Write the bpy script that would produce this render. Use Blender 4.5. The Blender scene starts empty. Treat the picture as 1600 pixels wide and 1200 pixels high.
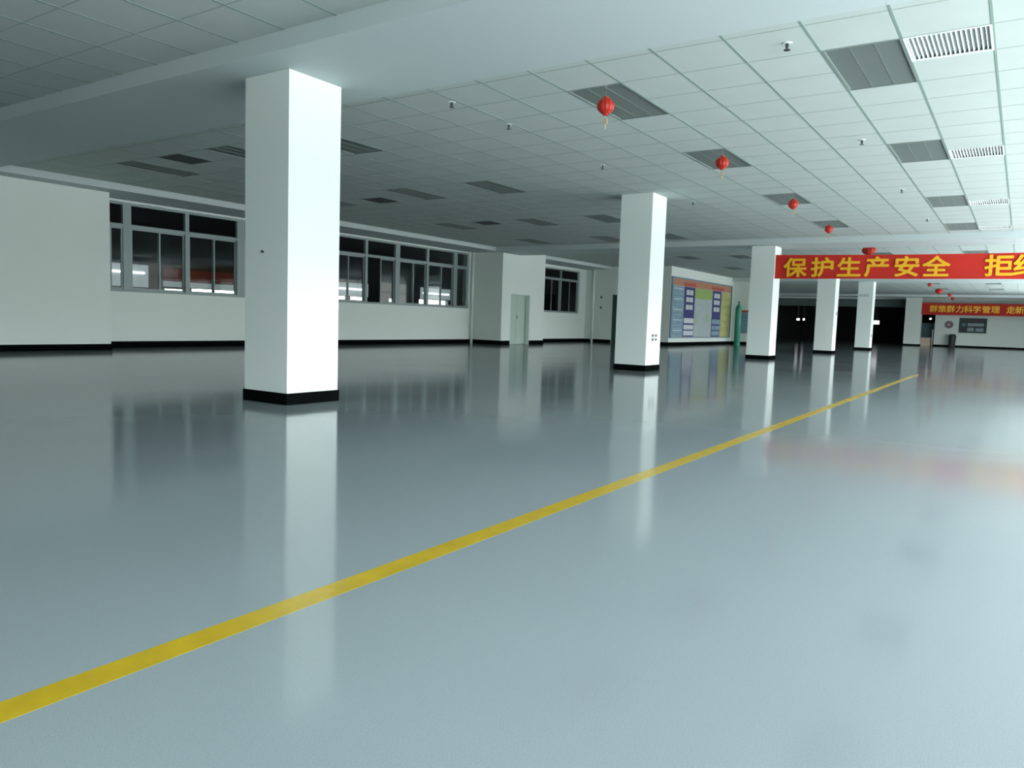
import bpy, bmesh, math, random
from mathutils import Vector, Matrix

C = bpy.context.scene.collection
sc = bpy.context.scene
random.seed(4)

# ------------------------------------------------------------------ camera
CAM_H = 0.8365
F = Vector((0.82870625, 0.55314969, -0.08527234))
R = Vector((0.55720308, -0.82973017, 0.03275023))
U = Vector((0.05263725, 0.07465433, 0.99581929))
cam_d = bpy.data.cameras.new('camera')
cam_d.sensor_fit = 'HORIZONTAL'
cam_d.sensor_width = 36.0
cam_d.lens = 1186.36 / 1600 * 36.0
cam_d.clip_start = 0.02
cam_d.clip_end = 300
cam = bpy.data.objects.new('camera', cam_d)
C.objects.link(cam)
cam.matrix_world = Matrix(((R.x, U.x, -F.x, 0), (R.y, U.y, -F.y, 0), (R.z, U.z, -F.z, CAM_H), (0, 0, 0, 1)))
sc.camera = cam

# ------------------------------------------------------------------ light: overcast daylight through the right-hand windows
world = bpy.data.worlds.new('overcast_daylight')
sc.world = world
world.use_nodes = True
wb = world.node_tree.nodes['Background']
wb.inputs['Strength'].default_value = 15.8
_nt = world.node_tree
_tc = _nt.nodes.new('ShaderNodeTexCoord')
_sp = _nt.nodes.new('ShaderNodeSeparateXYZ')
_mr = _nt.nodes.new('ShaderNodeMapRange')
_rp = _nt.nodes.new('ShaderNodeValToRGB')
_nt.links.new(_tc.outputs['Generated'], _sp.inputs[0])
_nt.links.new(_sp.outputs['Z'], _mr.inputs['Value'])
_mr.inputs['From Min'].default_value = -1.0; _mr.inputs['From Max'].default_value = 1.0
_nt.links.new(_mr.outputs['Result'], _rp.inputs['Fac'])
_nt.links.new(_rp.outputs['Color'], wb.inputs['Color'])
_e = _rp.color_ramp.elements      # bright yard below, horizon band darkened to steepen indoor falloff, overcast sky above
_e[0].position = 0.0; _e[0].color = (0.96, 0.97, 0.98, 1)
_e[1].position = 1.0; _e[1].color = (0.97, 0.99, 1.03, 1)
for _p, _c in ((0.375, (0.96, 0.97, 0.98, 1)), (0.45, (0.36, 0.365, 0.36, 1)), (0.525, (0.34, 0.345, 0.34, 1)), (0.595, (0.97, 0.99, 1.03, 1))):
    _n = _e.new(_p); _n.color = _c
sc.view_settings.view_transform = 'Standard'
sc.view_settings.look = 'None'
sc.view_settings.gamma = 1.0
sc.view_settings.use_curve_mapping = False
sc.view_settings.exposure = 0.0
try:
    sc.cycles.max_bounces = 12
    sc.cycles.diffuse_bounces = 7
    sc.cycles.glossy_bounces = 6
    sc.cycles.transparent_max_bounces = 12
    sc.cycles.sample_clamp_indirect = 8.0
except Exception:
    pass

# ------------------------------------------------------------------ materials
def mat(name, col, rough=0.6, metal=0.0, spec=0.5, emit=None, estr=0.0, noise=None, bump=None, trans=0.0):
    m = bpy.data.materials.new(name)
    m.use_nodes = True
    nt = m.node_tree
    b = nt.nodes['Principled BSDF']
    b.inputs['Base Color'].default_value = (*col, 1)
    b.inputs['Roughness'].default_value = rough
    b.inputs['Metallic'].default_value = metal
    b.inputs['Specular IOR Level'].default_value = spec
    if trans:
        b.inputs['Transmission Weight'].default_value = trans
    if emit:
        b.inputs['Emission Color'].default_value = (*emit, 1)
        b.inputs['Emission Strength'].default_value = estr
    if noise:
        sc_, amt = noise
        tc = nt.nodes.new('ShaderNodeTexCoord')
        n = nt.nodes.new('ShaderNodeTexNoise')
        n.inputs['Scale'].default_value = sc_
        n.inputs['Detail'].default_value = 4
        r = nt.nodes.new('ShaderNodeValToRGB')
        r.color_ramp.elements[0].position = 0.3
        r.color_ramp.elements[1].position = 0.7
        r.color_ramp.elements[0].color = (*[c * (1 - amt) for c in col], 1)
        r.color_ramp.elements[1].color = (*[min(1, c * (1 + amt)) for c in col], 1)
        nt.links.new(tc.outputs['Object'], n.inputs['Vector'])
        nt.links.new(n.outputs['Fac'], r.inputs['Fac'])
        nt.links.new(r.outputs['Color'], b.inputs['Base Color'])
    if bump:
        sc_, st = bump
        tc = nt.nodes.new('ShaderNodeTexCoord')
        n = nt.nodes.new('ShaderNodeTexNoise')
        n.inputs['Scale'].default_value = sc_
        bp = nt.nodes.new('ShaderNodeBump')
        bp.inputs['Strength'].default_value = st
        bp.inputs['Distance'].default_value = 0.01
        nt.links.new(tc.outputs['Object'], n.inputs['Vector'])
        nt.links.new(n.outputs['Fac'], bp.inputs['Height'])
        nt.links.new(bp.outputs['Normal'], b.inputs['Normal'])
    return m

def floor_mat():
    m = bpy.data.materials.new('epoxy_floor')
    m.use_nodes = True
    nt = m.node_tree
    L = nt.links.new
    nt.nodes.remove(nt.nodes['Principled BSDF'])
    out = nt.nodes['Material Output']
    dif = nt.nodes.new('ShaderNodeBsdfDiffuse')
    glo = nt.nodes.new('ShaderNodeBsdfGlossy')
    fre = nt.nodes.new('ShaderNodeFresnel'); fre.inputs['IOR'].default_value = 1.5
    mxs = nt.nodes.new('ShaderNodeMixShader')
    L(fre.outputs[0], mxs.inputs[0]); L(dif.outputs[0], mxs.inputs[1]); L(glo.outputs[0], mxs.inputs[2])
    L(mxs.outputs[0], out.inputs['Surface'])
    tc = nt.nodes.new('ShaderNodeTexCoord')
    n1 = nt.nodes.new('ShaderNodeTexNoise'); n1.inputs['Scale'].default_value = 0.35; n1.inputs['Detail'].default_value = 3
    n2 = nt.nodes.new('ShaderNodeTexNoise'); n2.inputs['Scale'].default_value = 320; n2.inputs['Detail'].default_value = 2
    n3 = nt.nodes.new('ShaderNodeTexNoise'); n3.inputs['Scale'].default_value = 0.9; n3.inputs['Detail'].default_value = 2
    for n in (n1, n2, n3):
        L(tc.outputs['Object'], n.inputs['Vector'])
    r1 = nt.nodes.new('ShaderNodeValToRGB')
    r1.color_ramp.elements[0].position = 0.35; r1.color_ramp.elements[0].color = (0.212, 0.262, 0.280, 1)
    r1.color_ramp.elements[1].position = 0.65; r1.color_ramp.elements[1].color = (0.232, 0.282, 0.300, 1)
    L(n1.outputs['Fac'], r1.inputs['Fac'])
    r2 = nt.nodes.new('ShaderNodeValToRGB')
    r2.color_ramp.elements[0].position = 0.32; r2.color_ramp.elements[0].color = (0.72, 0.72, 0.72, 1)
    r2.color_ramp.elements[1].position = 0.5; r2.color_ramp.elements[1].color = (1, 1, 1, 1)
    L(n2.outputs['Fac'], r2.inputs['Fac'])
    mx = nt.nodes.new('ShaderNodeMix'); mx.data_type = 'RGBA'; mx.blend_type = 'MULTIPLY'
    mx.inputs['Factor'].default_value = 0.6
    L(r1.outputs['Color'], mx.inputs['A']); L(r2.outputs['Color'], mx.inputs['B'])
    L(mx.outputs['Result'], dif.inputs['Color'])
    r3 = nt.nodes.new('ShaderNodeMapRange')
    r3.inputs['From Min'].default_value = 0.3; r3.inputs['From Max'].default_value = 0.7
    r3.inputs['To Min'].default_value = 0.085; r3.inputs['To Max'].default_value = 0.115
    L(n3.outputs['Fac'], r3.inputs['Value'])
    L(r3.outputs['Result'], glo.inputs['Roughness'])
    return m

def glass_mat():
    m = bpy.data.materials.new('window_glass')
    m.use_nodes = True
    nt = m.node_tree
    nt.nodes.clear()
    o = nt.nodes.new('ShaderNodeOutputMaterial')
    t = nt.nodes.new('ShaderNodeBsdfTransparent'); t.inputs['Color'].default_value = (0.86, 0.9, 0.9, 1)
    g = nt.nodes.new('ShaderNodeBsdfGlossy'); g.inputs['Roughness'].default_value = 0.03
    f = nt.nodes.new('ShaderNodeFresnel'); f.inputs['IOR'].default_value = 1.2
    mx = nt.nodes.new('ShaderNodeMixShader')
    nt.links.new(f.outputs[0], mx.inputs[0]); nt.links.new(t.outputs[0], mx.inputs[1]); nt.links.new(g.outputs[0], mx.inputs[2])
    nt.links.new(mx.outputs[0], o.inputs['Surface'])
    return m

def sheet_mat(name, col):
    m = bpy.data.materials.new(name)
    m.use_nodes = True
    nt = m.node_tree
    nt.nodes.clear()
    o = nt.nodes.new('ShaderNodeOutputMaterial')
    t = nt.nodes.new('ShaderNodeBsdfTranslucent'); t.inputs['Color'].default_value = (*col, 1)
    d = nt.nodes.new('ShaderNodeBsdfDiffuse'); d.inputs['Color'].default_value = (*col, 1)
    mx = nt.nodes.new('ShaderNodeMixShader'); mx.inputs[0].default_value = 0.5
    nt.links.new(t.outputs[0], mx.inputs[1]); nt.links.new(d.outputs[0], mx.inputs[2])
    nt.links.new(mx.outputs[0], o.inputs['Surface'])
    return m

M = {}
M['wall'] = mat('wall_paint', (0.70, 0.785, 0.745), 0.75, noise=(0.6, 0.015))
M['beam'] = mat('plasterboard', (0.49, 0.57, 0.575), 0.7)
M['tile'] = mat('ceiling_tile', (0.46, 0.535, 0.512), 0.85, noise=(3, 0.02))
M['tbar'] = mat('ceiling_bar', (0.22, 0.31, 0.27), 0.6, spec=0.2)
M['tbar_thin'] = mat('ceiling_cross_bar', (0.33, 0.40, 0.37), 0.6, spec=0.2)
M['base'] = mat('black_skirting', (0.003, 0.004, 0.004), 0.6, spec=0.0)
M['floor'] = floor_mat()
M['yellow'] = mat('yellow_floor_paint', (0.38, 0.275, 0.008), 0.25, spec=0.3, noise=(9, 0.10))
M['glass'] = glass_mat()
M['alu'] = mat('aluminium_frame', (0.25, 0.325, 0.315), 0.5, metal=0.2)
M['louvre'] = mat('louvre_metal', (0.31, 0.375, 0.355), 0.42, metal=0.4)
M['housing'] = mat('lamp_housing', (0.22, 0.28, 0.26), 0.5, metal=0.2)
M['tube'] = mat('unlit_tube', (0.75, 0.8, 0.8), 0.3)
M['vent_white'] = mat('vent_enamel', (0.78, 0.84, 0.84), 0.4)
M['vent_dark'] = mat('vent_duct', (0.13, 0.17, 0.15), 0.8)
M['red_lantern'] = mat('red_lantern_paper', (0.40, 0.014, 0.003), 0.6)
M['gold'] = mat('gold_paper', (0.46, 0.41, 0.27), 0.6)
M['cord'] = mat('thin_cord', (0.5, 0.5, 0.45), 0.7)
M['sprinkler'] = mat('sprinkler_metal', (0.05, 0.06, 0.06), 0.4, metal=0.6)
M['escutcheon'] = mat('white_plate', (0.72, 0.8, 0.8), 0.5)
M['banner'] = mat('red_banner_cloth', (0.55, 0.020, 0.010), 0.8, noise=(1.5, 0.08))
M['banner2'] = mat('dark_red_banner_cloth', (0.48, 0.022, 0.014), 0.8)
M['char'] = mat('yellow_lettering', (0.86, 0.47, 0.012), 0.7)
M['char2'] = mat('orange_lettering', (0.95, 0.56, 0.05), 0.7)
M['door'] = mat('green_grey_door', (0.40, 0.54, 0.47), 0.5)
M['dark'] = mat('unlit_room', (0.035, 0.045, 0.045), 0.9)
M['dark_floor'] = mat('unlit_floor', (0.08, 0.11, 0.11), 0.2)
M['dark_door'] = mat('dark_green_door', (0.03, 0.075, 0.05), 0.5)
M['pipe'] = mat('white_pipe', (0.76, 0.84, 0.80), 0.4)
M['black'] = mat('black_plastic', (0.02, 0.025, 0.025), 0.5)
M['grey'] = mat('grey_plastic', (0.40, 0.46, 0.45), 0.5)
M['socket'] = mat('socket_plate', (0.55, 0.62, 0.60), 0.4)
M['gas'] = mat('green_bottle_paint', (0.03, 0.27, 0.19), 0.4)
M['red'] = mat('poster_red', (0.429, 0.078, 0.062), 0.6)
M['orange'] = mat('poster_orange', (0.429, 0.203, 0.117), 0.6)
M['navy'] = mat('poster_navy', (0.027, 0.035, 0.172), 0.6)
M['blue'] = mat('poster_pale_blue', (0.195, 0.328, 0.406), 0.6, noise=(4, 0.15))
M['lime'] = mat('poster_green', (0.296, 0.437, 0.125), 0.6)
M['pale'] = mat('poster_pale', (0.39, 0.468, 0.484), 0.6, noise=(5, 0.06))
M['palegreen'] = mat('poster_pale_green', (0.351, 0.468, 0.328), 0.6)
M['olive'] = mat('poster_yellow', (0.406, 0.421, 0.125), 0.6, noise=(4, 0.12))
M['teal'] = mat('poster_teal', (0.06, 0.20, 0.25), 0.6)
M['print'] = mat('printed_line', (0.14, 0.24, 0.30), 0.6)
M['sheet'] = mat('white_sheet', (0.577, 0.624, 0.655), 0.6)
M['sign_green'] = mat('noticeboard_green', (0.01, 0.07, 0.06), 0.5)
M['sign_dark'] = mat('noticeboard_dark', (0.03, 0.03, 0.04), 0.5)
M['sign_pale'] = mat('noticeboard_pale', (0.22, 0.32, 0.33), 0.5)
M['purple'] = mat('purple_disc', (0.20, 0.14, 0.20), 0.5)
M['card'] = mat('cardboard', (0.62, 0.52, 0.42), 0.8)
M['lit'] = mat('lit_white', (0.9, 0.9, 0.9), 0.5, emit=(1, 1, 1), estr=3.0)
M['maroon'] = mat('maroon_wall', (0.045, 0.012, 0.010), 0.9)
M['frost'] = sheet_mat('frosted_sheet', (0.05, 0.055, 0.055))
M['frost_dim'] = sheet_mat('dim_frosted_sheet', (0.016, 0.019, 0.018))
M['red_sheet'] = sheet_mat('maroon_sheet', (0.010, 0.0022, 0.0018))

# ------------------------------------------------------------------ helpers
class MB:
    def __init__(self):
        self.v = []; self.f = []
    def box(self, x0, y0, z0, x1, y1, z1):
        if x1 < x0: x0, x1 = x1, x0
        if y1 < y0: y0, y1 = y1, y0
        if z1 < z0: z0, z1 = z1, z0
        i = len(self.v)
        self.v += [(x0, y0, z0), (x1, y0, z0), (x1, y1, z0), (x0, y1, z0), (x0, y0, z1), (x1, y0, z1), (x1, y1, z1), (x0, y1, z1)]
        self.f += [(i, i+3, i+2, i+1), (i+4, i+5, i+6, i+7), (i, i+1, i+5, i+4), (i+1, i+2, i+6, i+5), (i+2, i+3, i+7, i+6), (i+3, i, i+4, i+7)]
        return self
    def quad(self, a, b, c, d):
        i = len(self.v); self.v += [a, b, c, d]; self.f.append((i, i+1, i+2, i+3)); return self
    def poly(self, pts):
        i = len(self.v); self.v += pts; self.f.append(tuple(range(i, i+len(pts)))); return self
    def lathe(self, prof, seg=16, c=(0, 0, 0), axis='z', star=0.0):
        i = len(self.v); n = len(prof)
        for (r, h) in prof:
            for k in range(seg):
                a = 2 * math.pi * k / seg
                rr = r * (1 - star * (k % 2))
                x, y = rr * math.cos(a), rr * math.sin(a)
                if axis == 'z': p = (c[0]+x, c[1]+y, c[2]+h)
                elif axis == 'x': p = (c[0]+h, c[1]+x, c[2]+y)
                else: p = (c[0]+x, c[1]+h, c[2]+y)
                self.v.append(p)
        for j in range(n-1):
            for k in range(seg):
                a = i + j*seg + k; b = i + j*seg + (k+1) % seg
                self.f.append((a, b, b+seg, a+seg))
        self.f.append(tuple(i + k for k in reversed(range(seg))))
        self.f.append(tuple(i + (n-1)*seg + k for k in range(seg)))
        return self
    def mesh(self, name, m, bevel=0.0, smooth=False):
        me = bpy.data.meshes.new(name)
        me.from_pydata(self.v, [], self.f)
        bm = bmesh.new(); bm.from_mesh(me)
        if bevel > 0:
            bmesh.ops.bevel(bm, geom=list(bm.edges), offset=bevel, segments=2, affect='EDGES', profile=0.5)
        bmesh.ops.recalc_face_normals(bm, faces=bm.faces)
        if smooth:
            for f in bm.faces: f.smooth = len(f.verts) <= 4
        bm.to_mesh(me); bm.free()
        me.materials.append(m)
        return me

def link(name, me, parent=None, loc=None):
    o = bpy.data.objects.new(name, me)
    C.objects.link(o)
    if parent is not None: o.parent = parent
    if loc is not None: o.location = loc
    return o
def obj(name, mb, m, parent=None, loc=None, bevel=0.0, smooth=False):
    return link(name, mb.mesh(name, m, bevel, smooth), parent, loc)
def struct(name, mb, m, bevel=0.0):
    o = obj(name, mb, m, bevel=bevel); o['kind'] = 'structure'; return o
def tag(o, label, cat, group=None):
    o['label'] = label; o['category'] = cat
    if group: o['group'] = group
    return o
def thing(name, label, cat, loc=(0, 0, 0), group=None, rotz=0):
    o = bpy.data.objects.new(name, None); C.objects.link(o)
    o.location = loc; o.rotation_euler = (0, 0, rotz); o.empty_display_size = 0.2
    return tag(o, label, cat, group)
def dup(root, loc, label=None):
    r = root.copy(); C.objects.link(r); r.location = loc
    if label: r['label'] = label
    for ch in list(root.children):
        c = ch.copy(); C.objects.link(c); c.parent = r
        for g in list(ch.children):
            d = g.copy(); C.objects.link(d); d.parent = c
    return r
def text_mesh(name, s, size, m, bold=0.0, depth=0.004, sx=1.0):
    cu = bpy.data.curves.new(name, 'FONT')
    cu.body = s; cu.size = size; cu.align_x = 'CENTER'; cu.align_y = 'CENTER'
    cu.extrude = depth; cu.resolution_u = 3
    o = bpy.data.objects.new(name, cu); C.objects.link(o)
    bpy.context.view_layer.update()
    dg = bpy.context.evaluated_depsgraph_get()
    me = bpy.data.meshes.new_from_object(o.evaluated_get(dg))
    me.name = name
    bpy.data.objects.remove(o)
    xs = [v.co.x for v in me.vertices]; ys = [v.co.y for v in me.vertices]
    if xs:
        cx, cy = (min(xs)+max(xs))/2, (min(ys)+max(ys))/2
        for v in me.vertices:
            v.co.x = (v.co.x - cx) * sx; v.co.y -= cy
    if bold:
        bm = bmesh.new(); bm.from_mesh(me)
        src = me.copy(); d = bold * 0.7
        for k, (dx, dy) in enumerate(((bold, 0), (-bold, 0), (0, bold), (0, -bold), (d, d), (-d, d), (d, -d), (-d, -d))):
            tmp = src.copy(); tmp.transform(Matrix.Translation((dx, dy, 0.0001 * (k + 1)))); bm.from_mesh(tmp); bpy.data.meshes.remove(tmp)
        bm.to_mesh(me); bm.free(); bpy.data.meshes.remove(src)
    me.materials.clear(); me.materials.append(m)
    return me

# ------------------------------------------------------------------ dimensions (metres; x runs away along the hall, y to the left)
HC, HB = 3.073, 2.927
GX, GY, TX, TY = 6.009, 3.883, 0.6, 0.5895
XB, XF = -8.0, 54.5
YR = -3.4
YL, YP = 15.1, 14.4
BEAMS = [(4.15, 5.52), (19.72, 21.09), (35.30, 36.66), (50.87, 52.2)]
BAYS = [(XB, 4.15), (5.52, 19.72), (21.09, 35.30), (36.66, 50.87), (52.2, XF)]

# ------------------------------------------------------------------ floor
struct('floor', MB().box(XB, YR, -0.1, XF + 0.2, 15.35, 0.0), M['floor'])

# ------------------------------------------------------------------ ceiling: tiles with the fittings' openings left out
light_cells = []   # (row, col) : 2 rows x 1 col
for r in (1, 6, 12, 18): light_cells.append((r, 0))
for r in (1, 7, 14, 20):
    for c in (4, -7, -10, -14): light_cells.append((r, c))
for r in (30, 38):
    for c in (0, 4, -7, -10): light_cells.append((r, c))
light_cells += [(43, 0), (43, 4), (55, 0), (55, 4), (63, 0), (63, 4)]
vent_cells = [(1, 5), (8, 5), (15, 5), (21, 5), (1, -12), (8, -12), (14, -12)]
holes = set(vent_cells)
for (r, c) in light_cells: holes |= {(r, c), (r+1, c)}

def ymax_at(x): return 15.3
ce = MB()
tb = MB()
tc_ = MB()
r0 = int(math.floor((XB - GX) / TX)); r1 = int(math.ceil((XF - GX) / TX))
c0 = int(math.floor((GY - 15.3) / TY)); c1 = int(math.ceil((GY - YR) / TY))
for (bx0, bx1) in BAYS:
    for c in range(c0, c1):
        ya, yb = min(15.3, GY - TY * c), max(YR, GY - TY * (c + 1))
        run = None
        for r in range(r0, r1 + 1):
            xa, xb = max(bx0, GX + TX * r), min(bx1, GX + TX * (r + 1))
            ok = xb > xa + 1e-4 and (r, c) not in holes
            if ok:
                if run is None: run = xa
                last = xb
            if (not ok) and run is not None:
                ce.quad((run, yb, HC), (run, ya, HC), (last, ya, HC), (last, yb, HC)); run = None
        if run is not None: ce.quad((run, yb, HC), (run, ya, HC), (last, ya, HC), (last, yb, HC))
    # bars
    def in_light_mid(r, c):   # cross bar r would run through a lamp in column c
        return any(rr + 1 == r and cc == c for rr, cc in light_cells)
    for c in range(c0 + 1, c1):
        y = GY - TY * c
        tb.box(bx0, y - 0.009, HC - 0.003, bx1, y + 0.009, HC)
    for r in range(r0, r1 + 1):
        x = GX + TX * r
        if not (bx0 + 0.02 < x < bx1 - 0.02): continue
        for c in range(c0, c1):
            if in_light_mid(r, c): continue
            ya, yb = min(15.3, GY - TY * c), max(YR, GY - TY * (c + 1))
            tc_.box(x - 0.005, yb, HC - 0.002, x + 0.005, ya, HC)
    # edge angle where the tiles meet the beams
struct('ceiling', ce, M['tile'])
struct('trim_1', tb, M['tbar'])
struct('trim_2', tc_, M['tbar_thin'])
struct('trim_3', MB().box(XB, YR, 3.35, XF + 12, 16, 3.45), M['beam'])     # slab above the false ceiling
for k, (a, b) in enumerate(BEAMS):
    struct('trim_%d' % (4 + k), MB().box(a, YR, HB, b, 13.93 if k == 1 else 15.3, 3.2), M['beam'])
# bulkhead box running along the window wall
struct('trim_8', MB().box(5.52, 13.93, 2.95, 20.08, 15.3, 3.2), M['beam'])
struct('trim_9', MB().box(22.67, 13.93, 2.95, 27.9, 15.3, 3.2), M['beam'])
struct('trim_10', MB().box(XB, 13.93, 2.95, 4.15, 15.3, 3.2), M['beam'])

# ------------------------------------------------------------------ walls
def wall_y(mb, y0, y1, x0, x1, openings, top=3.2):
    """wall along x between y0 and y1; openings are (xa, xb, za, zb) sorted by xa"""
    x = x0
    for (xa, xb, za, zb) in openings:
        if xa > x: mb.box(x, y0, 0, xa, y1, top)
        if za > 0: mb.box(xa, y0, 0, xb, y1, za)
        if zb < top: mb.box(xa, y0, zb, xb, y1, top)
        x = xb
    if x < x1: mb.box(x, y0, 0, x1, y1, top)
def wall_x(mb, x0, x1, y0, y1, openings, top=3.2):
    y = y0
    for (ya, yb, za, zb) in openings:
        if ya > y: mb.box(x0, y, 0, x1, ya, top)
        if za > 0: mb.box(x0, ya, 0, x1, yb, za)
        if zb < top: mb.box(x0, ya, zb, x1, yb, top)
        y = yb
    if y < y1: mb.box(x0, y, 0, x1, y1, top)

W1 = (8.14, 19.90, 1.13, 2.91)
W2 = (23.95, 27.35, 1.14, 2.84)
wl = MB()
wl.box(XB, YP, 0, 7.775, 15.35, 3.2)                       # thick near part
wall_y(wl, YL, 15.35, 7.775, 27.9, [W1, W2])
PX0, PX1, PY = 20.08, 22.67, 13.9
DX0, DX1, DZ = 20.60, 21.74, 1.645
wl.box(PX0, PY, 0, DX0, YL, 3.2); wl.box(DX1, PY, 0, PX1, YL, 3.2); wl.box(DX0, PY, DZ, DX1, YL, 3.2)
wl.box(DX0, PY + 0.22, 0, DX1, YL, DZ)
struct('wall_left', wl, M['wall'])
ws = MB()
wall_x(ws, 27.9, 28.1, 11.4, 15.35, [(12.95, 13.88, 0, 1.95)])
struct('wall_side', ws, M['wall'])
wb_ = MB()
wb_.box(28.1, 11.4, 0, 35.5, 11.6, 3.2)
wb_.box(35.5, 10.6, 0, 35.7, 11.6, 3.2)
wb_.box(35.7, 10.4, 0, 38.0, 10.6, 3.2)
wb_.box(37.8, 10.6, 0, 38.0, 15.35, 3.2)
wb_.box(38.0, 15.1, 0, XF, 15.35, 3.2)
wb_.box(35.5, 10.4, 0, 35.7, 10.6, 3.2)
struct('wall_board', wb_, M['wall'])
wf = MB()
wall_x(wf, XF, XF + 0.2, YR, 15.35, [(4.62, 6.2, 0, 2.1), (6.2, 15.1, 0, 2.40)])
struct('wall_far', wf, M['wall'])
struct('wall_back', MB().box(XB - 0.2, YR - 0.2, 0, XB, 15.35, 3.2), mat('darkened_back_wall', (0.30, 0.33, 0.32), 0.8))  # unseen wall, colour darkened to cut bounce light at the near left
wr = MB()
RW = [(-6.2, 0.3, 0.25, 2.88)] + [(x, x + 7.1, 0.25, 2.88) for x in (0.6, 8.3, 16.1, 23.9, 31.7)] + [(39.5, 47.5, 0.25, 2.88)]
wall_y(wr, YR - 0.2, YR, XB, XF, RW)
struct('wall_right', wr, M['wall'])

# skirting
BH = 0.13
def skirt(name, boxes):
    mb = MB()
    for b in boxes: mb.box(*b)
    return struct(name, mb, M['base'])
t = 0.012
skirt('baseboard_left', [(XB, YP - t, 0, 7.775 + t, YP, 0.115), (7.775, YP - t, 0, 7.775 + t, YL, BH), (7.775, YL - t, 0, PX0, YL, BH),
      (PX0 - t, PY - t, 0, PX0, YL, 0.13), (PX0, PY - t, 0, DX0 - 0.02, PY, 0.13), (DX1 + 0.02, PY - t, 0, PX1 + t, PY, 0.13), (PX1, PY, 0, PX1 + t, YL, 0.13), (PX1, YL - t, 0, 27.9, YL, BH)])
skirt('baseboard_side', [(27.9 - t, 11.4, 0, 27.9, 12.95, BH), (27.9 - t, 13.88, 0, 27.9, YL, BH)])
skirt('baseboard_board', [(27.9, 11.4 - t, 0, 35.5, 11.4, BH), (35.5 - t, 10.4, 0, 35.5, 11.4, BH), (35.5, 10.4 - t, 0, 38.0, 10.4, BH)])
skirt('baseboard_far', [(XF - t, YR, 0, XF, 4.62, 0.11)])

# ------------------------------------------------------------------ windows in the left wall
def sash(parent, x0, x1, z0, z1, y, w=0.032):
    f = MB()
    f.box(x0, y, z0, x0 + w, y + 0.03, z1).box(x1 - w, y, z0, x1, y + 0.03, z1)
    f.box(x0 + w, y, z0, x1 - w, y + 0.03, z0 + w).box(x0 + w, y, z1 - w, x1 - w, y + 0.03, z1)
    s = obj('sash', f, M['alu'], parent)
    obj('pane', MB().box(x0 + w, y + 0.011, z0 + w, x1 - w, y + 0.017, z1 - w), M['glass'], s)
    return s
def window(n, x0, x1, z0, z1, ztr, mains, open_=(), fw=0.032):
    w = bpy.data.objects.new('window_%d' % n, None); C.objects.link(w); w['kind'] = 'structure'
    ya, yb = YL + 0.06, YL + 0.13
    f = MB()
    f.box(x0, ya, z0, x1, yb, z0 + 0.05).box(x0, ya, z1 - 0.045, x1, yb, z1)
    f.box(x0, ya, z0 + 0.05, x0 + 0.05, yb, z1 - 0.045).box(x1 - 0.05, ya, z0 + 0.05, x1, yb, z1 - 0.045)
    obj('window_frame', f, M['alu'], w)
    obj('transom', MB().box(x0 + 0.05, ya - 0.01, ztr - 0.035, x1 - 0.05, yb, ztr + 0.035), M['alu'], w)
    edges = [(x0 + 0.05, x0 + 0.05)]
    for (xm, hw) in mains:
        obj('mullion', MB().box(xm - hw, ya - 0.02, z0 + 0.05, xm + hw, yb, z1 - 0.045), M['alu'], w)
        edges.append((xm - hw, xm + hw))
    edges.append((x1 - 0.05, x1 - 0.05))
    k = 0
    for (a, b) in zip(edges[:-1], edges[1:]):
        xa, xb = a[1], b[0]
        if xb - xa < 0.02: continue
        obj('pane', MB().box(xa, ya + 0.03, ztr + 0.035, xb, ya + 0.036, z1 - 0.045), M['glass'], w)
        if xb - xa < 0.8:
            sash(w, xa, xb, z0 + 0.05, ztr - 0.035, ya + 0.005, fw)
        else:
            m = (xa + xb) / 2 + 0.02
            if k not in open_: sash(w, xa, m + 0.02, z0 + 0.05, ztr - 0.035, ya + 0.005, fw)
            sash(w, m - 0.02, xb, z0 + 0.05, ztr - 0.035, ya + 0.038, fw)
            k += 1
    obj('window_sill', MB().box(x0, YL - 0.015, z0 - 0.03, x1, ya, z0), M['wall'], w)
    return w
window(1, *W1, 2.45, [(8.53, 0.085), (9.86, 0.045), (11.22, 0.10), (12.55, 0.045), (13.88, 0.09), (15.28, 0.045), (16.54, 0.09), (17.88, 0.045), (19.24, 0.09)], open_=(5,))
window(2, *W2, 2.45, [(24.55, 0.025), (25.92, 0.03)], fw=0.02)
# plain frames in the daylight wall to the right
for k, (xa, xb, za, zb) in enumerate(RW):
    mb = MB()
    for i in range(5):
        x = xa + (xb - xa) * i / 4
        mb.box(max(xa, x - 0.03), YR - 0.12, za, min(xb, x + 0.03), YR - 0.06, zb)
    mb.box(xa, YR - 0.121, 2.25, xb, YR - 0.061, 2.30)
    struct('window_%d' % (3 + k), mb, M['alu'])

# dark hall next door seen through the windows, daylight slots low in its far wall
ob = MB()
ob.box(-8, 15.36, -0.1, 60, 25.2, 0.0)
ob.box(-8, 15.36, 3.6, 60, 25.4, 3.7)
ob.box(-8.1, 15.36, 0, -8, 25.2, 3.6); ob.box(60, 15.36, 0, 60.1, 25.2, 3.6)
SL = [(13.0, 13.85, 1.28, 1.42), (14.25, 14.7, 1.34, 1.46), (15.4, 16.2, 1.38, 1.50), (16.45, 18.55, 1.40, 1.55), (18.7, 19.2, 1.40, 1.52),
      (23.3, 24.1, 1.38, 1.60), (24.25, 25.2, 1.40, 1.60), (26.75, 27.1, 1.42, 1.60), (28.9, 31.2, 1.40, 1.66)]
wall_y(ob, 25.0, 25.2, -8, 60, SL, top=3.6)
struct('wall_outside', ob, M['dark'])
def panel(name, x0, x1, z0, z1, m, y=24.9, lab='', cat='panel', grp=None):
    return tag(obj(name, MB().box(x0, y, z0, x1, y + 0.04, z1), m), lab, cat, grp)
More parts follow.
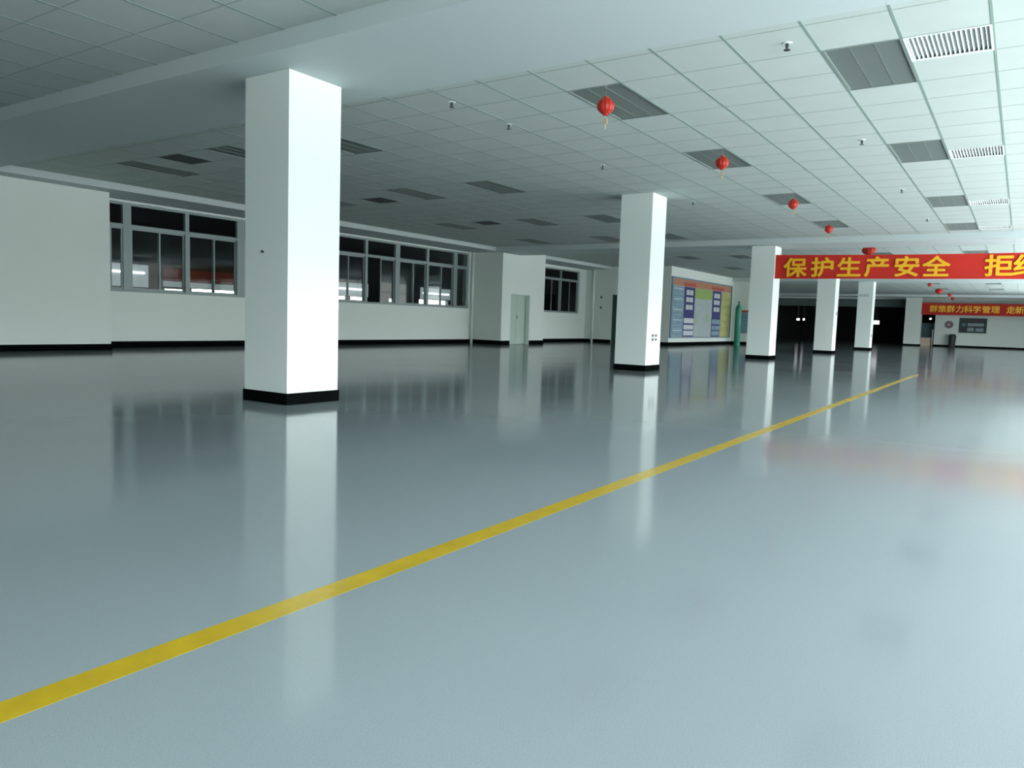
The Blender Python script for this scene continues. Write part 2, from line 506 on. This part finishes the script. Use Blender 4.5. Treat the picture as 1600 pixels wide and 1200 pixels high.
panel('wall_cladding', 15.3, 19.4, 1.78, 2.2, mat('maroon_glow_cladding', (0.20, 0.05, 0.04), 0.8, emit=(0.12, 0.018, 0.012), estr=0.09), lab='faintly glowing maroon wall band seen through the long window left of the nearest column', cat='wall panel')  # faint emission stands in for light falling on the maroon band
panel('glow_partition', 15.3, 19.4, 1.57, 1.76, mat('pale_glow_partition', (0.5, 0.6, 0.58), 0.8, emit=(0.5, 0.62, 0.6), estr=0.30), lab='pale glowing band under the maroon band outside the long window', cat='wall panel')  # band is no lamp; its brightness is put in as emission
frost = mat('lit_hall_glass', (0.4, 0.46, 0.48), 0.6, emit=(0.55, 0.64, 0.66), estr=0.42)
for x0, x1, z0, z1, lb in [(13.0, 14.75, 1.5, 2.25, 'grey glowing factory window beyond the leftmost window panes'),
                       (23.3, 25.25, 1.62, 2.2, 'grey glowing factory window seen just right of the nearest column'),
                       (28.9, 31.25, 1.7, 2.25, 'grey glowing factory window near the right end of the long window')]:
    p = thing('factory_window', lb, 'window', (0, 0, 0), 'lit windows of the hall next door')
    obj('lit_glass', MB().box(x0, 24.9, z0, x1, 24.94, z1), frost, p)
    obj('lamp_tube', MB().box(x0 + 0.15, 24.86, z1 - 0.30, x1 - 0.15, 24.89, z1 - 0.24), M['lit'], p)

# dark rooms behind the far openings
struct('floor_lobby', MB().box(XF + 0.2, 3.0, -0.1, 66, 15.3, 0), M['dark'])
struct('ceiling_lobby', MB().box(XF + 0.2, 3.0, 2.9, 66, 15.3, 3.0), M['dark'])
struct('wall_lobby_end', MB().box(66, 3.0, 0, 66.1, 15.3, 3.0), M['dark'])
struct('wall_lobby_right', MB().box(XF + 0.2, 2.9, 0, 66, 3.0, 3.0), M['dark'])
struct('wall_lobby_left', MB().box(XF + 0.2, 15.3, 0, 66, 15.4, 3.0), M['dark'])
# header over the far opening
struct('trim_11', MB().box(XF - 0.05, 6.2, 2.40, XF - 0.001, 15.1, 2.90), mat('dark_header', (0.10, 0.15, 0.14), 0.7))

# ------------------------------------------------------------------ doors
d = bpy.data.objects.new('door_1', None); C.objects.link(d); d['kind'] = 'structure'
y = PY + 0.16
obj('door_leaf', MB().box(DX0 + 0.03, y, 0.01, (DX0+DX1)/2 - 0.004, y + 0.04, DZ - 0.03), M['door'], d, bevel=0.004)
obj('door_leaf', MB().box((DX0+DX1)/2 + 0.004, y, 0.01, DX1 - 0.03, y + 0.04, DZ - 0.03), M['door'], d, bevel=0.004)
obj('door_frame', MB().box(DX0, PY + 0.12, 0, DX0 + 0.03, y + 0.05, DZ).box(DX1 - 0.03, PY + 0.12, 0, DX1, y + 0.05, DZ).box(DX0 + 0.03, PY + 0.12, DZ - 0.03, DX1 - 0.03, y + 0.05, DZ), M['door'], d)
obj('handle', MB().box((DX0+DX1)/2 + 0.03, y - 0.03, 0.85, (DX0+DX1)/2 + 0.05, y, 0.97), M['alu'], d)
d = bpy.data.objects.new('door_2', None); C.objects.link(d); d['kind'] = 'structure'
obj('door_leaf', MB().box(28.0, 12.98, 0.01, 28.04, 13.85, 1.92), M['dark_door'], d, bevel=0.004)
obj('door_frame', MB().box(27.93, 12.95, 0, 28.06, 12.98, 1.95).box(27.93, 13.85, 0, 28.06, 13.88, 1.95).box(27.93, 12.98, 1.92, 28.06, 13.85, 1.95), M['dark_door'], d)
obj('handle', MB().box(27.96, 13.05, 0.9, 28.0, 13.07, 1.05), M['alu'], d)

# ------------------------------------------------------------------ columns
CW, CD = 0.605, 0.594
def column(x, y, label, wx=CW, wy=CD, grp='square white columns in a row', top=HB):
    t = thing('square_column', label, 'column', (x, y, 0), grp)
    obj('shaft', MB().box(0, 0, 0, wx, wy, top), M['wall'], t)
    k = 0.012
    obj('skirting', MB().box(-k, -k, 0, wx + k, 0, 0.104).box(-k, wy, 0, wx + k, wy + k, 0.104).box(-k, 0, 0, 0, wy, 0.104).box(wx, 0, 0, wx + k, wy, 0.104), M['base'], t)
    return t
CX, CS, CY = 4.505, 7.787, 5.426
cl = ['large square white column nearest the camera with black skirting',
      'square white column with a grey wall socket, second from the camera',
      'square white column at the left end of the big red banner',
      'square white column under the big red banner, left one of the pair',
      'square white column under the big red banner, right one of the pair']
cols = []
for i in range(5):
    cols.append(column(CX + CS * i, CY, cl[i], top=HB if i % 2 == 0 else HC))
column(53.0, 5.28, 'square white pillar at the left end of the far red banner', 0.7, 0.88, top=HC)
# socket plate on the second column
s = obj('socket_plate', MB().box(0.20, -0.012, 0.525, 0.42, 0, 0.655), M['socket'], cols[1], bevel=0.002)
s['label'] = 'grey double wall socket'
for px, pz in ((0.21, 0.605), (0.21, 0.535), (0.345, 0.605), (0.345, 0.535)):
    obj('socket_insert', MB().box(px, -0.018, pz, px + 0.065, -0.012, pz + 0.042), M['black'], s)
h = obj('wall_hook', MB().lathe([(0.004, 0), (0.012, -0.004), (0.012, -0.02), (0.006, -0.026)], 10, (0, 0.334, 1.37), 'x'), M['black'], cols[0])
h['label'] = 'small dark hook'
obj('switch_box', MB().box(0.35, -0.03, 1.33, 0.47, 0, 1.45), M['grey'], cols[3])
obj('switch_box', MB().box(0.20, -0.03, 0.55, 0.33, 0, 0.70), M['grey'], cols[4])
p = obj('faded_sign', MB().box(-0.006, 0.16, 2.27, 0, 0.57, 2.41), mat('faded_sign_paint', (0.60, 0.66, 0.64), 0.7), cols[4])
p['label'] = 'faded grey sign with smudged marks'
for k, yy in enumerate((0.20, 0.30, 0.40, 0.48)):
    obj('sign_mark', MB().box(-0.010, yy, 2.29, -0.006, yy + 0.05, 2.38), M['grey'], p)

# ------------------------------------------------------------------ yellow line
yl = MB().box(-4.0, 1.634, 0.0, 17.0, 1.723, 0.0003)
tag(obj('floor_line', yl, M['yellow']), 'long yellow line painted diagonally across the glossy grey floor', 'floor line')

# ------------------------------------------------------------------ ceiling lights
def make_light():
    t = thing('ceiling_light', 'x', 'ceiling light', (0, 0, HC), 'unlit louvred ceiling lights')
    L_, W_ = 2 * TX, TY
    e = 0.02
    hs = MB()
    # housing open at the bottom: four sides and a lid
    hs.box(0.012, -W_ + 0.012, 0.0, 0.022, -0.012, 0.11).box(L_ - 0.022, -W_ + 0.012, 0.0, L_ - 0.012, -0.012, 0.11)
    hs.box(0.022, -W_ + 0.012, 0.0, L_ - 0.022, -W_ + 0.022, 0.11).box(0.022, -0.022, 0.0, L_ - 0.022, -0.012, 0.11)
    hs.box(0.012, -W_ + 0.012, 0.11, L_ - 0.012, -0.012, 0.12)
    obj('housing', hs, M['housing'], t)
    fr = MB()
    fr.box(0, -W_, -0.004, e, 0, 0.004).box(L_ - e, -W_, -0.004, L_, 0, 0.004).box(e, -W_, -0.004, L_ - e, -W_ + e, 0.004).box(e, -e, -0.004, L_ - e, 0, 0.004)
    obj('frame', fr, M['housing'], t)
    lane = (W_ - 2 * e) / 3
    for k in range(3):
        y0 = -W_ + e + k * lane
        lv = MB()
        n = 40
        for i in range(n):
            x = e + (L_ - 2 * e) * (i + 0.5) / n
            lv.box(x - 0.001, y0 + 0.004, 0.002, x + 0.001, y0 + lane - 0.004, 0.05)
        # curved side reflectors of the lane
        for sgn, ys in ((1, y0), (-1, y0 + lane)):
            lv.poly([(e, ys + sgn * 0.001, 0.004), (L_ - e, ys + sgn * 0.001, 0.004), (L_ - e, ys + sgn * 0.004, 0.05), (e, ys + sgn * 0.004, 0.05)])
            lv.poly([(e, ys + sgn * 0.004, 0.05), (L_ - e, ys + sgn * 0.004, 0.05), (L_ - e, ys + sgn * 0.03, 0.10), (e, ys + sgn * 0.03, 0.10)])
        obj('louvre', lv, M['louvre'], t)
        tu = MB().lathe([(0.013, 0), (0.013, L_ - 0.1)], 8, (0.05, y0 + lane / 2, 0.075), 'x')
        obj('lamp_tube', tu, M['tube'], t, smooth=True)
    return t
proto = make_light()
def pos(r, c): return (GX + TX * r, GY - TY * c, HC)
names_r = {1: 'nearest', 6: 'second', 7: 'second', 12: 'third', 14: 'third', 18: 'fourth', 20: 'fourth', 30: 'fifth', 38: 'sixth', 43: 'seventh', 55: 'eighth', 63: 'ninth'}
def llabel(r, c):
    n = names_r[r]
    far = '' if r < 25 else ', beyond the banner'
    row = {0: 'in the row above the red lanterns', 4: 'in the row beside the square air vents', -7: 'in the row behind the column line',
           -10: 'in the row beside the small dark vents', -14: 'in the row closest to the windows'}[c]
    return '%s louvred ceiling light %s%s' % (n, row, far)
first = True
for (r, c) in light_cells:
    if first:
        proto.location = pos(r, c); proto['label'] = llabel(r, c); first = False
    else:
        dup(proto, pos(r, c), llabel(r, c))

# ------------------------------------------------------------------ air vents
def make_vent():
    t = thing('air_vent', 'x', 'air vent', (0, 0, HC), 'square ceiling air vents')
    L_, W_ = TX, TY
    e = 0.022
    fr = MB()
    fr.box(0.005, -W_ + 0.005, -0.006, e, -0.005, 0.004).box(L_ - e, -W_ + 0.005, -0.006, L_ - 0.005, -0.005, 0.004)
    fr.box(e, -W_ + 0.005, -0.006, L_ - e, -W_ + e, 0.004).box(e, -e, -0.006, L_ - e, -0.005, 0.004)
    obj('frame', fr, M['vent_white'], t)
    hs = MB()
    hs.box(0.01, -W_ + 0.01, 0.0, 0.02, -0.01, 0.22).box(L_ - 0.02, -W_ + 0.01, 0.0, L_ - 0.01, -0.01, 0.22)
    hs.box(0.02, -W_ + 0.01, 0.0, L_ - 0.02, -W_ + 0.02, 0.22).box(0.02, -0.02, 0.0, L_ - 0.02, -0.01, 0.22)
    hs.box(0.01, -W_ + 0.01, 0.22, L_ - 0.01, -0.01, 0.23)
    obj('duct', hs, M['vent_dark'], t)
    n = 17
    for i in range(n):
        yy = -W_ + e + (W_ - 2 * e) * (i + 0.5) / n
        mb = MB()
        w = 0.020
        mb.poly([(e, yy - w / 2, 0.033), (L_ - e, yy - w / 2, 0.033), (L_ - e, yy + w / 2, -0.002), (e, yy + w / 2, -0.002)])
        mb.poly([(e, yy - w / 2, 0.034), (e, yy + w / 2, -0.001), (L_ - e, yy + w / 2, -0.001), (L_ - e, yy - w / 2, 0.034)])
        obj('slat', mb, M['vent_white'], t)
    return t
vl = {(1, 5): 'white slatted air vent beside the nearest large ceiling light at upper right', (8, 5): 'second white slatted air vent in the right-hand row',
      (15, 5): 'third white slatted air vent in the right-hand row', (21, 5): 'farthest slatted air vent in the right-hand row, next to the banner beam',
      (1, -12): 'small dark air vent left of the nearest column, above the window wall side', (8, -12): 'small dark air vent just right of the nearest column',
      (14, -12): 'small dark air vent midway over the window wall side'}
vp = make_vent()
for k, (r, c) in enumerate(vent_cells):
    if k == 0: vp.location = pos(r, c); vp['label'] = vl[(r, c)]
    else:
        v = dup(vp, pos(r, c), vl[(r, c)])
# vents left of the columns: black slats and duct, grey frames
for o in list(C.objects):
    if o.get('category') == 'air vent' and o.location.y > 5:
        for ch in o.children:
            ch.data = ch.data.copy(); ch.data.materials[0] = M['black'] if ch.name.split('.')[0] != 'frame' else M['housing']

# ------------------------------------------------------------------ lanterns
def make_lantern():
    t = thing('paper_lantern', 'x', 'lantern', (0, 0, 0), 'small red hanging lanterns')
    rr = 0.082
    prof = []
    n = 12
    for i in range(n + 1):
        a = math.pi * i / n
        s = math.sin(a)
        z = -math.cos(a) * rr * 0.92
        prof.append((max(0.022, rr * s * (0.97 if i % 2 else 1.0)), z))
    obj('lantern_body', MB().lathe(prof, 24, (0, 0, 0), 'z', star=0.07), M['red_lantern'], t)
    obj('rim', MB().lathe([(0.026, 0.070), (0.026, 0.084)], 14).lathe([(0.026, -0.084), (0.026, -0.070)], 14), M['red_lantern'], t)
    tg = MB().box(-0.004, -0.022, -0.165, 0.004, 0.022, -0.112)
    obj('paper_tag', tg, M['gold'], t)
    obj('tassel', MB().lathe([(0.004, -0.165), (0.009, -0.185), (0.003, -0.215)], 8), M['gold'], t)
    return t
lp = make_lantern()
LAN = [(6.52, 3.40, 2.85, 1, 'red round lantern under the nearest ceiling light of its row'), (9.40, 3.25, 2.85, 1, 'second red round lantern from the camera, under a ceiling light'),
       (12.96, 3.26, 2.85, 1, 'third red round lantern from the camera'), (16.41, 3.40, 2.85, 1, 'fourth red round lantern from the camera, just above the banner'),
       (21.55, 3.45, 2.90, 2.15, 'larger dark red lantern partly hidden by the top edge of the big banner'),
       (34.6, 3.22, 2.74, 1, 'small dark lantern just under the lower edge of the big banner'), (40.06, 3.34, 2.75, 2.0, 'dark red lantern between the two banners, the largest of its cluster'),
       (43.99, 3.18, 2.75, 1.1, 'small red lantern right of the large lantern between the banners'), (48.39, 3.34, 2.75, 1.1, 'tiny dark lantern just above the far banner')]
lanterns = [lp] + [dup(lp, (0, 0, 0)) for _ in LAN[1:]]
for l, (x, y, z, s, lb) in zip(lanterns, LAN):
    l.location = (x, y, z); l['label'] = lb
    l.scale = (s, s, s) if s < 1.5 else (s, s, s * 0.72)
    up = (HC - z) / l.scale[2]
    obj('cord', MB().lathe([(0.0012, 0.08), (0.0012, up)], 6).lathe([(0.0012, -0.11), (0.0012, -0.08)], 6), M['cord'], l)

# ------------------------------------------------------------------ sprinklers and detectors
def make_sprinkler():
    t = thing('fire_sprinkler', 'x', 'sprinkler', (0, 0, HC), 'pendent fire sprinklers in the ceiling')
    obj('cover_plate', MB().lathe([(0.035, -0.006), (0.04, 0.0)], 16), M['escutcheon'], t, smooth=True)
    obj('sprinkler_head', MB().lathe([(0.009, -0.045), (0.013, -0.03), (0.013, -0.006)], 10).box(-0.018, -0.003, -0.05, 0.018, 0.003, -0.045).box(-0.018, -0.003, -0.05, -0.013, 0.003, -0.02).box(0.013, -0.003, -0.05, 0.018, 0.003, -0.02), M['sprinkler'], t)
    obj('deflector', MB().lathe([(0.026, -0.056), (0.026, -0.052)], 12), M['sprinkler'], t)
    return t
sp = make_sprinkler()
SP = [(6.31, 1.71, 'fire sprinkler left of the nearest large ceiling light at upper right'), (9.86, 1.74, 'fire sprinkler above the second large ceiling light on the right'),
      (13.5, 1.75, 'fire sprinkler near the third large ceiling light on the right'), (17.15, 1.73, 'small fire sprinkler near the farthest light on the right'),
      (9.9, 5.17, 'fire sprinkler hanging above the second column'), (6.38, 5.13, 'fire sprinkler right of the nearest column'),
      (13.5, 5.17, 'small fire sprinkler just right of the second column top'), (7.4, 3.95 + 1.15, 'small fire sprinkler left of the nearest lantern')]
for k, (x, y, lb) in enumerate(SP):
    if k == 0: sp.location = (x, y, HC); sp['label'] = lb
    else: dup(sp, (x, y, HC), lb)

# ------------------------------------------------------------------ pipes on the window wall
def pipe(x, y, z1, label):
    t = thing('drain_pipe', label, 'pipe', (x, y, 0), 'white vertical pipes on the left wall')
    obj('tube', MB().lathe([(0.045, 0), (0.045, z1)], 14), M['pipe'], t, smooth=True)
    for z in (0.5, 1.6, 2.6):
        obj('clamp', MB().lathe([(0.054, z), (0.054, z + 0.04)], 14), M['pipe'], t)
pipe(20.0, 15.02, 2.95, 'white vertical pipe in the corner at the right end of the long window')
pipe(27.84, 14.72, 2.95, 'white vertical pipe on the side wall right of the small window')
for zz, lb in ((1.84, 'small dark wall switch above another on the grey side wall'), (1.42, 'small dark wall switch below another on the grey side wall')):
    t = thing('wall_switch', lb, 'switch', (27.9, 14.38, zz), 'dark switches on the side wall')
    obj('switch_plate', MB().box(-0.012, -0.045, -0.06, 0, 0.045, 0.06), M['grey'], t)
    obj('rocker', MB().box(-0.02, -0.025, -0.035, -0.012, 0.025, 0.035), M['black'], t)

# ------------------------------------------------------------------ big red banner
def banner_mesh(x, y0, y1, ztop, zbot, n=60, amp=0.018, top_f=None):
    mb = MB()
    rows = 6
    for i in range(n + 1):
        u = i / n
        yy = y0 + (y1 - y0) * u
        for j in range(rows + 1):
            v = j / rows
            zt, zb = ztop(u), zbot(u)
            zz = zb + (zt - zb) * v
            mb.v.append((x + amp * math.sin(u * 17 + v * 1.5) * (0.4 + 0.6 * (1 - v)), yy, zz))
    for i in range(n):
        for j in range(rows):
            a = i * (rows + 1) + j
            mb.f.append((a, a + 1, a + rows + 2, a + rows + 1))
    k = len(mb.v)
    nv = list(mb.v); nf = list(mb.f)
    for (px, py, pz) in nv: mb.v.append((px + 0.003, py, pz))
    for f in nf: mb.f.append(tuple(k + q for q in reversed(f)))
    return mb
BX = 20.15
def rot_text(me):      # text lies in local xy: map x -> -y world, y -> z, facing -x
    me.transform(Matrix(((0, 0, -1, 0), (-1, 0, 0, 0), (0, 1, 0, 0), (0, 0, 0, 1))))
    return me
t = thing('hanging_banner', 'long red cloth banner with yellow Chinese characters hung from the second column', 'banner', (0, 0, 0))
zt = lambda u: 2.70 - 0.045 * math.sin(min(1, u * 1.05) * math.pi * 0.75) - 0.012 * u
zb = lambda u: 2.095 - 0.025 * u
BY0, BY1 = 5.42, -1.2
obj('banner_cloth', banner_mesh(BX, BY0, BY1, zt, zb), M['banner'], t)
obj('hanging_cord', MB().box(BX, BY1, 2.665, BX + 0.006, BY1 + 0.01, HC).box(BX, 2.0, 2.66, BX + 0.006, 2.01, HB), M['cord'], t)
chars = [('\u4fdd', 1243), ('\u62a4', 1285), ('\u751f', 1327), ('\u4ea7', 1370), ('\u5b89', 1417), ('\u5168', 1463), ('\u62d2', 1561), ('\u7edd', 1607)]
def y_at(u, x, v=416):
    r = F + R * ((u - 800) / 1186.36) - U * ((v - 600) / 1186.36)
    return r.y * x / r.x
for ch, u in chars:
    me = rot_text(text_mesh('banner_character', ch, 0.50, M['char'], bold=0.013, depth=0.003, sx=1.15))
    link('banner_character', me, t, (BX - 0.026, y_at(u, BX), 2.375))

# ------------------------------------------------------------------ far red banner
FX = 53.0
t = thing('hanging_banner', 'narrow dark red banner with orange characters high on the far wall', 'banner', (0, 0, 0))
obj('banner_cloth', banner_mesh(FX, 5.27, -1.2, lambda u: 2.66 - 0.02 * u, lambda u: 1.93 + 0.02 * u, amp=0.02), M['banner2'], t)
for ch, u in [('\u7fa4', 1458.5), ('\u7b56', 1472), ('\u7fa4', 1485.5), ('\u529b', 1499.5), ('\u79d1', 1513), ('\u5b66', 1526.5), ('\u7ba1', 1541), ('\u7406', 1555.5), ('\u8d70', 1579.5), ('\u65b0', 1593.5)]:
    me = rot_text(text_mesh('banner_character', ch, 0.45, M['char2'], bold=0.009, depth=0.003, sx=1.0))
    link('banner_character', me, t, (FX - 0.03, y_at(u, FX, 484), 2.31))

# ------------------------------------------------------------------ poster board on the left wall
K = 1.018
def bx(x): return x * K
def bz(z): return (z - CAM_H) * K + CAM_H
PYB = 11.4
t = thing('poster_board', 'large wall board covered with blue, green and yellow posters under a red heading', 'notice board', (0, 0, 0))
fr = MB()
X0, X1, Z0, Z1 = 27.93, bx(34.60), bz(0.31), bz(2.66)
fr.box(X0, PYB - 0.05, Z0, X0 + 0.12, PYB, Z1).box(X1 - 0.08, PYB - 0.05, Z0, X1, PYB, Z1).box(X0 + 0.12, PYB - 0.05, Z1 - 0.05, X1 - 0.08, PYB, Z1).box(X0 + 0.12, PYB - 0.05, Z0, X1 - 0.08, PYB, Z0 + 0.04)
obj('frame', fr, M['print'], t)
obj('backing_board', MB().box(X0 + 0.12, PYB - 0.02, Z0 + 0.04, X1 - 0.08, PYB, Z1 - 0.05), M['pale'], t)
def post(name, x0, x1, z0, z1, m, dy=0.024, lab=None, parent=None):
    o = obj(name, MB().box(bx(x0), PYB - dy - 0.004, bz(z0), bx(x1), PYB - dy + 0.004, bz(z1)), m, parent or t)
    if lab: o['label'] = lab
    return o
hd = post('heading_strip', 27.47, 34.50, 2.34, 2.60, M['orange'], lab='brownish red heading strip')
post('heading_mark', 28.7, 30.0, 2.36, 2.50, M['red'], 0.030, parent=hd)
post('heading_mark', 31.9, 33.5, 2.36, 2.50, M['red'], 0.030, parent=hd)
pa = post('poster', 27.62, 28.72, 0.36, 2.32, M['blue'], lab='tall pale blue poster')
for k in range(14):
    z = 2.24 - k * 0.135
    post('printed_line', 27.70, 28.62, z - 0.03, z, M['print'] if k % 3 else M['sheet'], 0.030, parent=pa)
for side, (x0, x1) in enumerate([(28.76, 29.92), (32.05, 33.16)]):
    pb = post('poster', x0, x1, 0.36, 2.33, M['navy'], lab='navy blue poster with white cards')
    xm = (x0 + x1) / 2
    for (zb0, zb1) in ((2.02, 2.22), (1.74, 1.93), (1.44, 1.63)):
        post('white_card', xm - 0.36, xm - 0.03, zb0, zb1, M['sheet'], 0.030, parent=pb)
        post('white_card', xm + 0.03, xm + 0.36, zb0, zb1, M['sheet'], 0.030, parent=pb)
    m = M['sheet'] if side == 0 else M['blue']
    for (zb0, zb1) in ((0.90, 1.10), (0.65, 0.83), (0.41, 0.60)):
        post('white_card', x0 + 0.06, x1 - 0.04, zb0, zb1, m, 0.030, parent=pb)
pc = post('poster', 29.96, 32.00, 1.92, 2.325, M['lime'], lab='bright green sheet')
pd = post('poster', 29.96, 32.00, 1.38, 1.91, M['pale'], lab='pale grey sheet')
for k in range(4):
    post('printed_line', 30.2, 31.8, 1.82 - k * 0.11, 1.84 - k * 0.11, M['grey'], 0.030, parent=pd)
pe = post('poster', 30.0, 31.9, 0.36, 1.36, M['pale'], lab='pale sheet below the green one')
post('green_strip', 30.05, 30.35, 0.9, 1.33, M['palegreen'], 0.030, parent=pe)
post('green_strip', 31.35, 31.80, 1.0, 1.33, M['palegreen'], 0.030, parent=pe)
for k in range(6):
    post('printed_line', 30.45, 31.7, 0.88 - k * 0.08, 0.895 - k * 0.08, M['grey'], 0.030, parent=pe)
pf = post('poster', 33.24, 34.46, 0.36, 2.30, M['olive'], lab='tall yellow poster')
for k in range(11):
    z = 2.2 - k * 0.165
    post('printed_line', 33.34, 34.36, z - 0.03, z - 0.012, M['print'] if k % 2 else M['grey'], 0.030, parent=pf)

# second small poster on the return wall, green gas bottle in front of it
t = thing('wall_poster', 'tall narrow blue poster with a red heading behind the green gas bottle', 'poster', (0, 0, 0))
obj('poster_sheet', MB().box(35.475, 10.5, 0.52, 35.49, 10.96, 1.60), M['blue'], t)
o = obj('heading_strip', MB().box(35.468, 10.5, 1.50, 35.475, 10.96, 1.60), M['red'], t); o['label'] = 'red heading'
for k in range(7):
    obj('printed_line', MB().box(35.468, 10.54, 0.62 + k * 0.12, 35.475, 10.92, 0.65 + k * 0.12), M['print'], t)
t = thing('gas_bottle', 'tall green gas bottle standing between the poster board and the third column', 'gas bottle', (34.95, 10.93, 0))
obj('cylinder', MB().lathe([(0.12, 0.0), (0.135, 0.02), (0.135, 1.62), (0.125, 1.70), (0.09, 1.78), (0.05, 1.83), (0.045, 1.87)], 24), M['gas'], t, smooth=True)
obj('valve', MB().lathe([(0.03, 1.87), (0.03, 1.93), (0.05, 1.935), (0.05, 1.97), (0.02, 1.98)], 12), M['teal'], t)
obj('foot_ring', MB().lathe([(0.14, 0.0), (0.14, 0.05)], 24), M['gas'], t)

# ------------------------------------------------------------------ far wall: notice board, disc, bin, box, pole, lit signs
XN = XF
t = thing('notice_board', 'dark green framed notice board on the far white wall', 'notice board', (0, 0, 0))
ny0, ny1, nz0, nz1 = 1.84, 3.30, 0.90, 1.81
obj('frame', MB().box(XN - 0.04, ny0, nz0, XN, ny0 + 0.07, nz1).box(XN - 0.04, ny1 - 0.07, nz0, XN, ny1, nz1).box(XN - 0.04, ny0 + 0.07, nz0, XN, ny1 - 0.07, nz0 + 0.05).box(XN - 0.04, ny0 + 0.07, nz1 - 0.05, XN, ny1 - 0.07, nz1), M['sign_green'], t)
bk = obj('backing_board', MB().box(XN - 0.02, ny0 + 0.07, nz0 + 0.05, XN, ny1 - 0.07, nz1 - 0.05), M['sign_dark'], t)
obj('emblem', MB().lathe([(0.11, -0.012), (0.11, 0)], 20, (XN - 0.022, 3.05, 1.40), 'x'), M['teal'], bk)
for (a, b, c_, d_) in [(2.0, 2.85, 1.32, 1.50), (2.5, 2.85, 1.0, 1.22), (2.0, 2.42, 1.0, 1.20)]:
    obj('sheet', MB().box(XN - 0.028, a, c_, XN - 0.02, b, d_), M['sign_pale'], bk)
t = thing('wall_disc', 'round purple-grey disc on the far wall left of the green notice board', 'sign', (XN, 3.85, 1.38))
obj('disc', MB().lathe([(0.20, -0.04), (0.235, -0.03), (0.235, 0)], 28, (0, 0, 0), 'x'), M['purple'], t)
obj('centre_boss', MB().lathe([(0.06, -0.055), (0.08, -0.04)], 16, (0, 0, 0), 'x'), M['grey'], t)
t = thing('waste_bin', 'tall black bin on the floor against the far wall', 'bin', (54.05, 3.58, 0))
obj('bin_body', MB().lathe([(0.17, 0), (0.20, 0.62), (0.20, 0.64)], 20), M['black'], t)
obj('bin_lid', MB().lathe([(0.21, 0.64), (0.21, 0.68), (0.15, 0.78), (0.05, 0.80)], 20), M['black'], t)
t = thing('cardboard_box', 'pale cardboard box on the floor inside the far doorway', 'box', (54.9, 5.1, 0))
obj('carton', MB().box(-0.25, -0.3, 0, 0.25, 0.35, 0.50), M['card'], t)
obj('flap', MB().box(-0.26, -0.3, 0.50, -0.02, 0.35, 0.512).box(0.02, -0.3, 0.50, 0.26, 0.35, 0.512), M['card'], t)
t = thing('white_pole', 'thin white pole standing in the far doorway', 'pole', (54.6, 4.72, 0))
obj('pole', MB().lathe([(0.025, 0.0), (0.025, 1.05)], 10), M['pipe'], t)
obj('pole_foot', MB().lathe([(0.07, 0.0), (0.07, 0.02)], 14), M['black'], t)
t = thing('roller_door', 'grey-blue panel half closing the far doorway', 'door', (0, 0, 0))
obj('door_panel', MB().box(55.3, 4.4, 0, 55.35, 5.6, 1.45), mat('dull_blue_panel', (0.10, 0.16, 0.19), 0.6), t)
for z in (0.4, 0.8, 1.2):
    obj('panel_rib', MB().box(55.28, 4.4, z, 55.3, 5.6, z + 0.03), M['teal'], t)
LT = [((55.2, 4.95, 1.72), 0.06, 0.045, 'tiny white light above the panel in the far doorway'), ((55.5, 8.12, 1.40), 0.17, 0.12, 'small bright white sign in the dark opening beside a column'),
      ((55.6, 13.16, 1.47), 0.10, 0.07, 'small white light, left one of two between the columns under the banner'), ((55.6, 12.78, 1.48), 0.06, 0.07, 'small white light, right one of two between the columns under the banner')]
for (p, hy, hz, lb) in LT:
    t = thing('wall_light', lb, 'light', p, 'small lights in the dark openings')
    obj('lit_panel', MB().box(0, -hy, -hz, 0.03, hy, hz), M['lit'], t)
    obj('bracket', MB().box(0.03, -0.05, -0.05, 0.06, 0.05, 2.9 - p[2]), M['black'], t)
